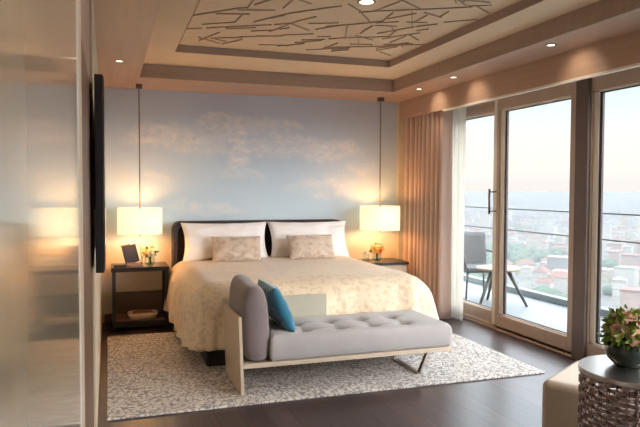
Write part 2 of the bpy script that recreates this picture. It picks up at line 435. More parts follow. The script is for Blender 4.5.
for k in range(34):
    a = rs.choice((-.5, -.35, -.9, .6, 1.1, 2.2)) + rs.uniform(-.15, .15); L = rs.uniform(.08, .24); x = rs.uniform(.75, 2.5); y = rs.uniform(4.3, 5.55)
    STICKS.append((x-L/2*cos(a), y-L/2*sin(a), x+L/2*cos(a), y+L/2*sin(a)))
bm = B()
for k, (x0, y0, x1, y1) in enumerate(STICKS):
    zz = ZP-.0035-.0004*(k % 5)
    ex, ey = (x1-x0)*.1, (y1-y0)*.1
    bar(bm, (x0-ex, y0-ey, zz), (x1+ex, y1+ey, zz), .008, .007)
struct(obj('trim_3', bm, MT['stick']), 'criss-cross relief sticks on the recessed ceiling panel', 'trim')
# pelmet
bm = B(); box(bm, XP-.012, XP+.02, YN, 7.06, 2.318, ZS)
for y in (5.5, 4.2, 2.9): box(bm, XP-.0125, XP, y-.002, y+.002, 2.318, ZS)
struct(obj('trim_4', bm, MT['veneer_y']), 'wooden pelmet above the windows and curtains', 'trim')
bm = B(); box(bm, XP-.014, XP+.02, YN, 6.0, 2.300, 2.318)
struct(obj('trim_5', bm, MT['white']), 'pale lower edge of the pelmet', 'trim')
bm = B(); box(bm, XP+.02, 3.95, YN, 7.06, 2.50, 2.56); box(bm, XW, 4.2, YN, 7.06, 2.405, 2.5)
struct(obj('ceiling_pocket', bm, MT['white']), 'white curtain pocket behind the pelmet', 'ceiling')
bm = B(); box(bm, XP, 4.25, YN-.1, YB+.12, 2.56, 2.95); box(bm, 3.95, 4.2, 7.06, YB+.12, -.2, 2.6)
struct(obj('wall_facade', bm, MT['white']), 'outer edge of the facade', 'wall')
bm = B(); box(bm, -.05, .25, YB-.012, YB, 0, .1); box(bm, 2.7, XP-.02, YB-.012, YB, 0, .1)
struct(obj('baseboard_back', bm, MT['midwood']), 'brown baseboard under the sky mural', 'baseboard')

# windows
def leaf(root, y0, y1, x0, x1, w, z0=.02, z1=2.40, zb=.187, zt=2.255, wl=None, glass=True, bw=.016):
    """one framed pane: frame, dark gasket, inner bead with daylight put into its pale colour, glass"""
    wl = w if wl is None else wl
    bm = B()
    box(bm, x0, x1, y0, y0+w, z0, z1); box(bm, x0, x1, y1-wl, y1, z0, z1)
    box(bm, x0, x1, y0+w, y1-wl, z0, zb-.02); box(bm, x0, x1, y0+w, y1-wl, zt+.02, z1)
    obj('frame', bm, MT['frame'], root, bevel=.004)
    ys, ye = y0+w, y1-wl; xm = (x0+x1)/2
    bm = B()
    for a, b, c, d in ((ys-.001, ys+.016, zb-.02, zt+.02), (ye-bw, ye+.001, zb-.02, zt+.02), (ys, ye, zb-.021, zb-.005), (ys, ye, zt+.005, zt+.021)):
        box(bm, xm-.012, xm+.03, a, b, c, d)
    obj('bead', bm, MT['framelight'], root, bevel=.002)
    bm = B()
    for a, b, c, d in ((ys+.016, ys+.03, zb-.005, zt+.005), (ye-bw-.028, ye-bw, zb-.005, zt+.005), (ys, ye, zb-.005, zb+.004), (ys, ye, zt-.004, zt+.005)):
        box(bm, xm, xm+.02, a, b, c, d)
    obj('gasket', bm, MT['framedark'], root)
    if not glass: return
    bm = B(); box(bm, xm+.006, xm+.016, ys+.01, ye-.01, zb-.01, zt+.01)
    obj('glass', bm, MT['glass'], root)
w1 = sroot('window_1', (0, 0, 0), 'fixed window pane half hidden by the sheer curtain', 'window')
leaf(w1, 5.60, 7.0, XW+.03, XW+.09, .09)
d3 = sroot('door_3', (0, 0, 0), 'sliding glass balcony door with a tall pull handle', 'door')
leaf(d3, 4.40, 5.56, XW-.02, XW+.045, .075, wl=.04, bw=.062)
bm = B(); tube(bm, [(XW-.075, 5.60, 1.205), (XW-.075, 5.60, 1.465)], .011, 10)
for z in (1.235, 1.435): tube(bm, [(XW-.075, 5.60, z), (XW-.01, 5.575, z)], .007, 8)
obj('handle', bm, MT['bronze'], d3, smooth=True)
bm = B(); box(bm, XW-.05, XW+.10, 4.235, 4.385, 0, 2.40)
struct(obj('trim_6', bm, MT['framepost'], bevel=.01), 'bronze post between the balcony doors', 'trim')
bm = B(); box(bm, XW-.028, XW+.02, 4.352, 4.402, .02, 2.39); box(bm, XW-.012, XW+.02, 5.568, 5.622, .05, 2.385)
struct(obj('trim_9', bm, MT['framelight'], bevel=.004), 'window post reveals with daylight put into their pale tone', 'trim')
bm = B(); box(bm, XW-.005, XW+.10, 5.56, 5.61, 0, 2.40); box(bm, XW-.02, XW+.03, YN, 7.06, 0, .05); box(bm, XW-.03, XW+.1, YN, 7.06, 2.385, 2.41)
box(bm, XW-.03, XW+.1, YN, 7.06, 0, .022)
struct(obj('trim_7', bm, MT['frame'], bevel=.004), 'bronze window track and head', 'trim')
for k, (a, b) in enumerate(((2.55, 4.235), (.8, 2.5), (-.95, .75), (-2.7, -1.0))):
    w = sroot('window_%d' % (k+2), (0, 0, 0), ('large window pane behind the low drum table', 'window pane beyond the drum table', 'window pane beside the camera', 'window pane at the front of the room')[k], 'window')
    leaf(w, a, b, XW-.02, XW+.045, .06, wl=.014, bw=.056, glass=k < 1)   # glass left out of the unseen leaves to let in more daylight

# ------------------------------------------------------------------ outside
bm = B(); box(bm, 3.93, 5.55, -6, 16, -.25, -.012)
struct(obj('balcony_floor', bm, MT['deck']), 'pale tiled balcony floor', 'balcony')
rail = thing('balcony_railing', 'grey metal balcony railing with two thin horizontal rails', 'railing', (5.5, 0, 0))
boxo('kerb', (-.05, .06, -6, 16, -.012, .075), MT['railing'], rail, .01)
for z in (1.185, .88): boxo('rail', (-.012, .012, -6, 16, z-.009, z+.009), MT['greyleg'], rail, .004)
for y in (-1, 2.2, 4.4, 9.6, 12.4): boxo('post', (-.012, .012, y-.012, y+.012, .05, 1.18), MT['railing'], rail, .003)
# outdoor chair and table
ch = thing('outdoor_armchair', 'grey outdoor armchair on the balcony behind the glass', 'chair', (4.80, 7.62, -.012), R(-8))
bm = B(); grid(bm, lambda u, v: Vector((-.24+.48*u, .03+.06*(v)+.05*(2*u-1)**2*-1, .40+.47*v)), 8, 8)
obj('backrest', bm, MT['greypl'], ch, smooth=True, solid=.04)
boxo('seat', (-.24, .24, -.46, .02, .36, .44), MT['greypl'], ch, .03)
for s in (-1, 1):
    bm = B(); tube(bm, [(s*.27, .05, .62), (s*.28, -.2, .61), (s*.27, -.42, .6), (s*.255, -.44, .42)], .016, 8); obj('armrest', bm, MT['greyleg'], ch, smooth=True)
    for y0, y1 in ((-.42, -.45), (.02, .08)):
        bm = B(); tube(bm, [(s*.22, y0, .38), (s*.25, y1, 0)], [.018, .012], 8); obj('leg', bm, MT['greyleg'], ch, smooth=True)
tb = thing('outdoor_table', 'small round pale wood table on splayed legs on the balcony', 'table', (4.72, 6.83, -.012))
bm = B(); lathe(bm, [(0, .45), (.27, .45), (.28, .462), (.28, .474), (.27, .482), (0, .482)], 40); obj('tabletop', bm, MT['teak'], tb, bevel=0)
for k in range(3):
    a = k*2*pi/3-.75; bm = B(); tube(bm, [(.12*cos(a), .12*sin(a), .45), (.36*cos(a), .36*sin(a), 0)], [.026, .016], 10); obj('leg', bm, MT['greyleg'], tb, smooth=True)

# city, far below
ZG = -75
def ground_mat():
    m = M('city_ground', srgb(150, 150, 140), .9)
    v = m.coord()
    f = m.noise(v, .004, 5, .6); g = m.noise(v, .02, 4)
    m.color(m.mix(m.ramp(f, [(.48, (0, 0, 0, 1)), (.58, (1, 1, 1, 1))]), m.ramp(g, [(.4, srgb(112, 110, 106)), (.6, srgb(86, 84, 82))]), m.ramp(g, [(.4, srgb(66, 82, 62)), (.6, srgb(84, 96, 72))])))
    return m.m
bm = B(); box(bm, 60, 5200, -2500, 7500, ZG-5, ZG)
struct(obj('ground', bm, ground_mat()), 'hazy city ground far below the balcony', 'ground')
bcol = [(srgb(158, 154, 148), 'white'), (srgb(150, 142, 128), 'cream'), (srgb(142, 122, 114), 'pink'), (srgb(112, 112, 114), 'grey')]
def bmat(n, c):
    m = M('facade_'+n, c, .85)
    br = m.node('ShaderNodeTexBrick'); br.inputs['Scale'].default_value = 1; br.offset = 0
    br.inputs['Brick Width'].default_value = .24; br.inputs['Row Height'].default_value = .16; br.inputs['Mortar Size'].default_value = .06
    br.inputs['Color1'].default_value = dim(c, .55); br.inputs['Color2'].default_value = dim(c, .7); br.inputs['Mortar'].default_value = c
    v = m.coord(rot=(R(90), 0, R(35))); m.link(v, br.inputs['Vector']); m.color(br.outputs['Color'])
    return m.m
bm_ = {n: bmat(n, c) for c, n in bcol}
roofs = {'red': plain('terracotta_roof', srgb(112, 80, 70), .8), 'pale': plain('flat_roof', srgb(128, 125, 121), .85)}
protos = []
GEN = random.Random(11)
def building_mesh(kind, wall, roof):
    bm = B()
    if kind == 'block':
        box(bm, -.5, .5, -.5, .5, 0, 1); box(bm, -.54, .54, -.54, .54, 1, 1.03, 1); box(bm, -.2, .1, -.1, .25, 1.03, 1.14, 0)
    else:
        box(bm, -.5, .5, -.5, .5, 0, .8)
        v = [bm.verts.new(p) for p in ((-.56, -.56, .8), (.56, -.56, .8), (.56, .56, .8), (-.56, .56, .8), (-.3, 0, 1.08), (.3, 0, 1.08))]
        for q in ((0, 1, 5, 4), (1, 2, 5), (2, 3, 4, 5), (3, 0, 4), (3, 2, 1, 0)): bm.faces.new([v[k] for k in q]).material_index = 1
    o = obj('city_building', bm, [bm_[wall], roofs[roof]])
    return o
VAR = [('block', 'white', 'pale', 'white flat-roofed city block far below the balcony'), ('block', 'cream', 'pale', 'cream flat-roofed city block far below the balcony'),
       ('house', 'white', 'red', 'white building with a terracotta roof far below the balcony'), ('house', 'pink', 'red', 'pink building with a terracotta roof far below the balcony'),
       ('block', 'grey', 'pale', 'grey flat-roofed city block far below the balcony'), ('house', 'cream', 'red', 'cream building with a terracotta roof far below the balcony')]
for k, w, r, lab in VAR:
    o = building_mesh(k, w, r); tag(o, lab, 'building', lab.replace(' far below the balcony', 's in the hazy city').replace('building', 'buildings', 1) if False else lab.split(' far')[0] + 's in the city below')
    protos.append(o)
def spot(rmin, rmax, amin=24, amax=56):
    a = R(GEN.uniform(amin, amax)); r = math.sqrt(GEN.uniform(rmin**2, rmax**2)); return r*sin(a), r*cos(a), r
def park(x, y): return noise.noise(Vector((x/330, y/330, 4.2))) > .17
used = []
n = 0; rad = []
for _ in range(6000):
    if n >= 270: break
    x, y, r = spot(430, 1450, 29, 50)
    if park(x, y): continue
    if any((x-a)**2+(y-b)**2 < 17**2 for a, b in used): continue
    used.append((x, y))
    p = protos[n % len(protos)]; o = p if n < len(protos) else p.copy()
    if n >= len(protos): COL.objects.link(o)
    o.location = (x, y, ZG); o.rotation_euler = (0, 0, GEN.choice((.5, .62, 2.1, 2.2)) + GEN.uniform(-.1, .1))
    o.scale = (GEN.uniform(9, 20), GEN.uniform(7, 11), GEN.uniform(6, 16)); n += 1; rad.append(.66*math.hypot(o.scale.x, o.scale.y))
cells = {}
def free(x, y, r, add=True):
    cx, cy = int(x//60), int(y//60)
    for i in (-1, 0, 1):
        for j in (-1, 0, 1):
            for a, b, q in cells.get((cx+i, cy+j), ()):
                if (x-a)**2+(y-b)**2 < (r+q)**2: return False
    if add: cells.setdefault((cx, cy), []).append((x, y, r))
    return True
for (a, b), q in zip(used, rad): free(a, b, q)
bm = B()
for k in range(12000):
    x, y, r = spot(400, 4200, 18, 64)
    if park(x, y): continue
    w, d, h = GEN.uniform(9, 26), GEN.uniform(7, 14), GEN.uniform(7, 20)*(1.6 if GEN.random() < .06 else 1)
    if not free(x, y, math.hypot(w, d)/2): continue
    m = Matrix.Translation((x, y, ZG)) @ Matrix.Rotation(GEN.choice((.5, .62, 2.1, 2.2)), 4, 'Z')
    c = GEN.choice((0, 0, 1, 2, 3, 4)); box(bm, -w/2, w/2, -d/2, d/2, 0, h, min(c, 3), m); box(bm, -w/2-.4, w/2+.4, -d/2-.4, d/2+.4, h, h+1.2, 4 if c in (1, 2, 4) else 5, m)
o = obj('distant_city', bm, [bm_['white'], bm_['cream'], bm_['pink'], bm_['grey'], roofs['red'], roofs['pale']])
o['kind'] = 'stuff'; tag(o, 'hazy mass of distant city rooftops reaching the horizon', 'city')
bm = B()
for k in range(14000):
    x, y, r = spot(400, 2600, 20, 62)
    if not park(x, y) and GEN.random() > .16: continue
    s = GEN.uniform(4, 9)
    if not free(x, y, s, False): continue
    m = Matrix.Translation((x, y, ZG+s*.5)) @ Matrix.Diagonal((s, s, s*.8, 1))
    bmesh.ops.create_icosphere(bm, subdivisions=1, radius=1, matrix=m)
o = obj('city_trees', bm, plain('distant_tree_green', srgb(62, 82, 64), .9, amt=.2, scale=.05), smooth=True)
o['kind'] = 'stuff'; tag(o, 'green clumps of trees between the city roofs', 'trees')
# haze: one body of scattering air over the city
hm = bpy.data.materials.new('city_haze'); hm.use_nodes = True; nt = hm.node_tree
for nd in list(nt.nodes):
    if nd.type != 'OUTPUT_MATERIAL': nt.nodes.remove(nd)
vs = nt.nodes.new('ShaderNodeVolumeScatter'); vs.inputs['Color'].default_value = (.97, .98, 1, 1); vs.inputs['Density'].default_value = .00036; vs.inputs['Anisotropy'].default_value = 0
ab = nt.nodes.new('ShaderNodeVolumeAbsorption'); ab.inputs['Color'].default_value = (0, 0, 0, 1); ab.inputs['Density'].default_value = .00075
ad = nt.nodes.new('ShaderNodeAddShader'); nt.links.new(vs.outputs[0], ad.inputs[0]); nt.links.new(ab.outputs[0], ad.inputs[1])
nt.links.new(ad.outputs[0], [q for q in nt.nodes if q.type == 'OUTPUT_MATERIAL'][0].inputs['Volume'])
bm = B(); box(bm, 70, 5100, -2400, 7400, ZG-2, -8)
o = obj('haze', bm, hm); o['kind'] = 'stuff'; tag(o, 'pale haze lying over the distant city', 'haze')

# ------------------------------------------------------------------ rug
bm = B(); box(bm, -.02, 3.275, 4.085, 6.40, .0, .016)
tag(obj('area_rug', bm, MT['rug'], bevel=.006), 'cream and grey broken-pattern rug under the bed and bench', 'rug')

# ------------------------------------------------------------------ bed
ZR = .016
bed = thing('double_bed', 'wide double bed with a dark upholstered headboard against the sky mural', 'bed', (1.66, 5.98, ZR))
def L(x, y, z): return (x-1.66, y-5.98, z-ZR)
bm = B(); box(bm, .74-1.66, 2.60-1.66, 5.03-5.98, 6.93-5.98, 0, .30); obj('bed_base', bm, MT['bedbase'], bed, bevel=.02)
bm = B(); box(bm, .68-1.66, 2.66-1.66, 4.99-5.98, 6.93-5.98, .30, .60); obj('mattress', bm, MT['linen'], bed, bevel=.07, seg=4)
# headboard: panel with forward-turned padded edge
bm = B()
def hb_prof(t):  # outline of the headboard seen from the front, t 0..1 from left foot over the top to right foot
    x0, x1, zt, r = .66, 2.635, 1.10, .09
    segs = [('l', (x0, .02), (x0, zt-r)), ('a', (x0+r, zt-r), pi, pi/2), ('l', (x0+r, zt), (x1-r, zt)), ('a', (x1-r, zt-r), pi/2, 0), ('l', (x1, zt-r), (x1, .02))]
    lens = [math.dist(s[1], s[2]) if s[0] == 'l' else r*pi/2 for s in segs]
    d = t*sum(lens)
    for s, l in zip(segs, lens):
        if d <= l+1e-9:
            k = d/l
            if s[0] == 'l': return s[1][0]+(s[2][0]-s[1][0])*k, s[1][1]+(s[2][1]-s[1][1])*k
            a = s[2]+(s[3]-s[2])*k; return s[1][0]+r*cos(a), s[1][1]+r*sin(a)
        d -= l
    return x1, .02
N = 120
sect = [(0, 7.085), (0, 6.90), (.012, 6.885), (.04, 6.885), (.052, 6.90), (.055, 6.99)]  # inset, y
rings = []
for i in range(N+1):
    x, z = hb_prof(i/N); cx, cz = 1.647, .5
    row = []
    for ins, y in sect:
        sx = x+(ins if x < cx else -ins) if True else x
        fx = .66+ins+(x-.66)/(2.635-.66)*(2.635-.66-2*ins); fz = .02+(z-.02)*(1.08-ins)/1.08
        row.append(bm.verts.new(L(fx, y, fz)))
    rings.append(row)
for a, b in zip(rings, rings[1:]):
    for k in range(len(sect)-1): bm.faces.new([a[k], b[k], b[k+1], a[k+1]])
bm.faces.new([r[-1] for r in rings]); bm.faces.new([r[0] for r in reversed(rings)])
obj('headboard', bm, MT['headboard'], bed, smooth=False, bevel=0)

# coverlet
CB = (.80, 2.56, 5.13, 6.86)  # flat top region
def cover(u, v):
    """cloth coordinates -> draped position: flat top, rounded shoulder, sides flaring down to the hem"""
    D = .63; Rr = .22
    a = -(1.72/2+D)+(1.72+2*D)*u; b = (6.86-5.13)*(1-v)-0*v - D*v*1.0 if False else 0
    L0 = 6.86-5.13; b = L0+.0-(L0+D)*v          # distance in front of the head end, negative past the foot edge
    dx = max(0, abs(a)-.86); dy = max(0, -b)
    d = math.hypot(dx, dy)
    nx, ny = ((dx/d)*(1 if a > 0 else -1), -dy/d) if d > 1e-6 else (0, 0)
    ex = max(-.86, min(.86, a)); ey = max(0, b)
    dm = min(d, D)
    arc = Rr*pi/2
    if dm < arc:
        t = dm/Rr; out = Rr*sin(t); z = .685-Rr*(1-cos(t))
    else:
        s = dm-arc; out = Rr+s*.10; z = .685-Rr-s*.99
    ang = math.atan2(ny, nx) if d > 1e-6 else 0
    per = ex*1.0+ey*1.0+ang*.5
    f = max(0, dm-.1)/(D-.1)
    out += .016*f*sin(per*15+1.3*sin(per*5))+.010*f*sin(per*31)
    p = Vector((1.68+ex+nx*out, 5.13+ey+ny*out, z))
    if abs(a) < .86 and b > 0: p.z += .012*(1-(a/.88)**2)
    q = Vector((p.x*3.1, p.y*3.1, p.z*3.1))
    p.z += .010*noise.noise(q)*(1 if z > .4 else .2); p.x += .008*noise.noise(q+Vector((9, 0, 0))); p.y += .008*noise.noise(q+Vector((0, 9, 0)))
    if p.x > 2.6 and p.y < 5.2: # looser, kicked-out corner by the window
        p.x += .10*f*min(1, (p.x-2.6)/.15)*min(1, max(0, (5.25-p.y)/.2))
    return p
bm = B(); grid(bm, cover, 110, 90)
cv = obj('coverlet', bm, MT['coverlet'], smooth=True, solid=.014, weld=True)
tag(cv, 'champagne damask coverlet draped over the double bed', 'coverlet')

# pillows
def pillow_bm(w, h, t, ear=.05, wr=.006, seed=0, n=28, crease=0):
    bm = B(); vs = {}
    for side in (1, -1):
        for i in range(n+1):
            for j in range(n+1):
                u = 2*i/n-1; v = 2*j/n-1
                edge = i in (0, n) or j in (0, n)
                if side == -1 and edge: vs[(side, i, j)] = vs[(1, i, j)]; continue
                k = (1-abs(u)**2.6)*(1-abs(v)**2.6); z = side*t/2*max(0, k)**.42
                pin = 1-ear*(1-abs(u)**2)*abs(v)**2; pin2 = 1-ear*(1-abs(v)**2)*abs(u)**2
                q = Vector((u*2.2+seed, v*2.2, side*2))
                z += wr*noise.noise(q*1.6)*2*(k**.3 if k > 0 else 0)
                if crease: z -= side*crease*math.exp(-(u/.35)**2)*max(0, v)**1.5
                vs[(side, i, j)] = bm.verts.new((u*w/2*pin2, z, v*h/2*pin + h/2))
        for i in range(n):
            for j in range(n):
                q = [vs[(side, i, j)], vs[(side, i+1, j)], vs[(side, i+1, j+1)], vs[(side, i, j+1)]]
                try: bm.faces.new(q if side == 1 else q[::-1])
                except ValueError: pass
    return bm
def pillow(name, lab, cat, mat, w, h, t, loc, tilt, rz=0, group=None, ear=.06, wr=.006, seed=0, crease=0, roll=0):
    o = obj(name, pillow_bm(w, h, t, ear, wr, seed, crease=crease), mat, smooth=True)
    o.rotation_mode = 'XYZ'; o.location = loc
    o.rotation_euler = (Matrix.Rotation(rz, 3, 'Z') @ Matrix.Rotation(tilt, 3, 'X') @ Matrix.Rotation(roll, 3, 'Y')).to_euler()
    return tag(o, lab, cat, group)
G = 'white pillows against the headboard'
ZB = .70
pillow('bed_pillow', 'white pillow at the left end of the headboard, behind the left champagne cushion', 'pillow', MT['linen'], .955, .445, .21, (1.21, 6.72, ZB-.03), R(-18), 0, G, .085, .016, 1)
pillow('bed_pillow', 'white pillow at the right end of the headboard, behind the right champagne cushion', 'pillow', MT['linen'], .955, .445, .21, (2.165, 6.72, ZB-.03), R(-18), 0, G, .085, .016, 5)
G = 'champagne satin cushions on the bed'
pillow('lumbar_cushion', 'champagne satin cushion against the left white pillow', 'cushion', MT['champ'], .52, .285, .15, (1.27, 6.44, ZB-.005), R(-24), R(-4), G, .05, .012, 2)
pillow('lumbar_cushion', 'champagne satin cushion against the right white pillow', 'cushion', MT['champ'], .54, .285, .15, (2.10, 6.44, ZB-.005), R(-24), R(3), G, .05, .012, 8)

# ------------------------------------------------------------------ nightstands
ns = thing('nightstand', 'open dark wood nightstand left of the bed', 'nightstand', (.31, 6.65, 0))
boxo('tabletop', (-.29, .285, 0, .43, .605, .65), MT['darkwood'], ns, .004)
for x in (-.28, .245):
    for y in (.004, .39): boxo('leg', (x, x+.035, y, y+.035, 0, .605), MT['darkwood_z'], ns, .003)
boxo('shelf', (-.285, .28, .002, .425, .03, .10), MT['darkwood'], ns, .004)
boxo('shelf_inlay', (-.245, .245, .02, .40, .10, .106), MT['midwood'], ns, .001)
boxo('back_panel', (-.245, .245, .405, .42, .106, .34), MT['backwood'], ns, .002)
boxo('apron', (-.245, .245, .39, .42, .56, .605), MT['darkwood'], ns, .002)
nr = thing('bedside_cabinet', 'cream bedside cabinet with a dark top, right of the bed', 'nightstand', (3.07, 6.65, 0))
boxo('tabletop', (-.30, .29, -.01, .44, .57, .605), MT['darkwood'], nr, .004)
boxo('body', (-.27, .275, .01, .43, .06, .57), MT['beigepanel'], nr, .003)
boxo('plinth', (-.25, .255, .03, .42, 0, .06), MT['darkwood'], nr, .003)
for z0, z1 in ((.325, .56), (.075, .315)):
    dr = boxo('drawer', (-.262, .267, -.004, .012, z0, z1), MT['beigepanel'], nr, .003)
    bm = B(); tube(bm, [(-.06, -.022, z1-.05), (.06, -.022, z1-.05)], .006, 8); tube(bm, [(-.05, -.022, z1-.05), (-.05, -.002, z1-.05)], .004, 6); tube(bm, [(.05, -.022, z1-.05), (.05, -.002, z1-.05)], .004, 6)
    obj('handle', bm, MT['bronze'], dr, smooth=True)

# ------------------------------------------------------------------ pendant lamps
def pendant(loc, lab, r, zb, zt):
    t = thing('pendant_lamp', lab, 'lamp', loc, 0, 'drum pendant lamps beside the bed'); z = loc[2]
    bm = B(); box(bm, -.032, .032, -.032, .032, -.045, 0); obj('ceiling_canopy', bm, MT['bronze'], t, bevel=.004)
    bm = B(); tube(bm, [(0, 0, -.04), (0, 0, zt-z-.02)], .006, 8); obj('cord', bm, MT['bronze'], t, smooth=True)
    bm = B(); lathe(bm, [(r, zb-z), (r, zt-z)], 56, closed=False); obj('lamp_shade', bm, MT['shade'], t, smooth=True, solid=.004)
    bm = B()
    for k in range(3): a = k*2*pi/3+.9; bar(bm, (0, 0, zb-z+.006), ((r-.002)*cos(a), (r-.002)*sin(a), zb-z+.006), .005, .005)
    obj('lower_spider', bm, MT['bronze'], t)
    bm = B(); tube(bm, [(0, 0, zb-z), (0, 0, zt-z-.05)], .006, 8); obj('stem', bm, MT['bronze'], t, smooth=True)
    bm = B(); lathe(bm, [(0, -.028), (.010, -.024), (.012, -.01), (.018, -.002), (.018, .01), (0, .01)], 16, (0, 0, zb-z)); obj('finial', bm, MT['bronze'], t, smooth=True)
    bm = B()
    for k in range(3): a = k*2*pi/3+.3; bar(bm, (0, 0, zt-z-.02), ((r-.002)*cos(a), (r-.002)*sin(a), zt-z-.02), .005, .005)
    lathe(bm, [(0, 0), (.02, 0), (.02, .05), (.008, .06), (0, .06)], 16, (0, 0, zt-z-.06)); obj('shade_carrier', bm, MT['bronze'], t)
    return t
pendant((.312, 6.79, ZS), 'glowing cream drum lamp hanging over the open dark nightstand', .222, .985, 1.255)
pendant((3.05, 6.80, ZS), 'glowing cream drum lamp hanging over the cream bedside cabinet', .235, .978, 1.26)

# ------------------------------------------------------------------ small things on the nightstands
pf = thing('photo_stand', 'dark square card tilted on a stand on the left nightstand', 'stand', (.245, 6.78, .65), R(14))
mt = Matrix.Rotation(R(-14), 4, 'X')
bm = B(); box(bm, -.075, .075, -.006, .006, .035, .225, 0, mt @ Matrix.Rotation(R(-10), 4, 'Y')); obj('card', bm, MT['navy'], pf, bevel=.002)
bm = B(); box(bm, -.07, .09, -.012, .012, .02, .036, 0, mt); box(bm, -.08, .02, -.004, .01, .226, .238, 0, mt @ Matrix.Rotation(R(-10), 4, 'Y')); bar(bm, (0, .055, .19), (0, .11, .0), .014, .008); box(bm, -.05, .09, -.04, .12, 0, .012); obj('easel', bm, MT['midwood'], pf, bevel=.002)
bm = B(); box(bm, .09, .096, -.02, .03, .04, .20, 0, mt); obj('page_edge', bm, MT['page'], pf)
rc = thing('bedside_console', 'flat black control box lying in front of the tilted card', 'control', (.10, 6.73, .65), R(4))
boxo('body', (-.055, .075, -.03, .04, 0, .022), MT['black'], rc, .006)
bm = B()
for k in range(4): box(bm, -.045+k*.028, -.025+k*.028, -.012, .012, .0215, .026)
obj('button_row', bm, MT['bronze'], rc, bevel=.002)

def rose_bm(r, seed):
    rg = random.Random(seed); bm = B()
    for layer, (n, rr, op, h) in enumerate(((3, .32, .1, 1.0), (4, .55, .35, .95), (5, .8, .75, .8), (6, 1.0, 1.15, .55))):
        for k in range(n):
            a0 = 2*pi*k/n+layer*.7+rg.uniform(-.15, .15); w = 2*pi/n*.72
            def pet(u, v):
                a = a0+(u-.5)*2*w*(sin(pi*min(1, .18+v*.75)) ** .5)
                rad = r*rr*(.35+.65*v)+r*.35*op*v*v*(.4+.6*v); z = r*h*(1.25*v-.45*op*v**3)*(1-.16*(2*u-1)**2*v)
                return Vector((rad*cos(a), rad*sin(a), z - r*.35))
            grid(bm, pet, 5, 5)
    return bm
def leaves_bm(n, r, zc, seed, size, zmin=-.5):
    rg = random.Random(seed); bm = B()
    for k in range(n):
        th = rg.uniform(0, 2*pi); ph = math.asin(rg.uniform(zmin, 1)); d = Vector((cos(th)*cos(ph), sin(th)*cos(ph), sin(ph)))
        side = d.cross(Vector((rg.uniform(-1, 1), rg.uniform(-1, 1), rg.uniform(-1, 1)))).normalized()
        fwd = side.cross(d).normalized(); tilt = rg.uniform(.2, 1.1); ax = (d*cos(tilt)+fwd*sin(tilt)).normalized(); nm = side.cross(ax)
        p0 = Vector((0, 0, zc))+d*r*rg.uniform(.7, 1.06); s = size*rg.uniform(.7, 1.2)
        def lf(u, v):
            w = sin(pi*v**.8)*.32*s
            return p0+ax*s*v+side*(2*u-1)*w+nm*(-.18*s*v*v+.10*s*abs(2*u-1)*sin(pi*v))
        grid(bm, lf, 2, 5)
    return bm
def bouquet(root, mats, R0, zc, rose_r, n, seed, leafn, leafmat, zmin=0.0, leafsize=1.0):
    rg = random.Random(seed)
    obj('foliage', leaves_bm(leafn, R0, zc, seed, R0*.62*leafsize, zmin-.2), leafmat, root, smooth=True)
    k = 0
    ga = pi*(3-5**.5)
    for i in range(n):
        z = 1-(1-zmin)*(i+.5)/n; rr = math.sqrt(max(0, 1-z*z)); a = i*ga+seed
        d = Vector((rr*cos(a), rr*sin(a), z)); m = mats[rg.randrange(len(mats))]
        o = obj('rose', rose_bm(rose_r*rg.uniform(.85, 1.12), seed*31+i), m, root, smooth=True)
        o.location = Vector((0, 0, zc))+d*R0*.86; o.rotation_euler = d.to_track_quat('Z', 'Y').to_euler()
def bowlvase(name, lab, loc, rb, h, mat, top, filler=None):
    t = thing(name, lab, 'flowers', loc)
    prof = [(0, 0), (rb*.55, 0), (rb*.62, h*.05), (rb*.9, h*.3), (rb, h*.55), (rb*.93, h*.85), (top, h), (top-.004, h), (rb*.93-.006, h*.83), (rb-.006, h*.55), (rb*.88-.004, h*.3), (rb*.55, h*.08), (0, h*.08)]
    bm = B(); lathe(bm, prof, 40, closed=False); obj('bowl', bm, mat, t, smooth=True)
    bm = B()
    rg = random.Random(5)
    for k in range(9):
        a = rg.uniform(0, 2*pi); q = rb*.5*rg.random()
        tube(bm, [(q*cos(a), q*sin(a), h*.12), (q*.6*cos(a+1), q*.6*sin(a+1), h*1.05)], .003, 6)
    obj('stems', bm, MT['leafdark'], t, smooth=True)
    return t
fl = bowlvase('flower_bowl', 'glass bowl of yellow and cream roses on the open dark nightstand', (.405, 6.76, .65), .058, .095, MT['vase'], .045)
bouquet(fl, [MT['yellow'], MT['cream'], MT['yellow'], MT['cream']], .068, .118, .030, 11, 3, 26, MT['leafdark'], .0)
fr = bowlvase('flower_bowl', 'glass bowl of orange and cream roses on the cream bedside cabinet', (2.995, 6.76, .605), .058, .10, MT['vase'], .045)
bouquet(fr, [MT['orange'], MT['cream'], MT['peach'], MT['yellow']], .072, .128, .032, 12, 6, 30, MT['leaf'], .0)
jar = thing('glass_jar', 'clear lidded glass jar beside the flowers on the cream bedside cabinet', 'jar', (2.865, 6.78, .605))
bm = B(); lathe(bm, [(0, 0), (.038, 0), (.042, .006), (.042, .085), (.036, .095), (.032, .095), (.038, .083), (.038, .01), (0, .008)], 28, closed=False); obj('body', bm, MT['vase'], jar, smooth=True)
bm = B(); lathe(bm, [(0, .095), (.04, .095), (.04, .105), (.01, .112), (.01, .12), (.014, .128), (0, .134)], 28, closed=False); obj('lid', bm, MT['chrome'], jar, smooth=True)
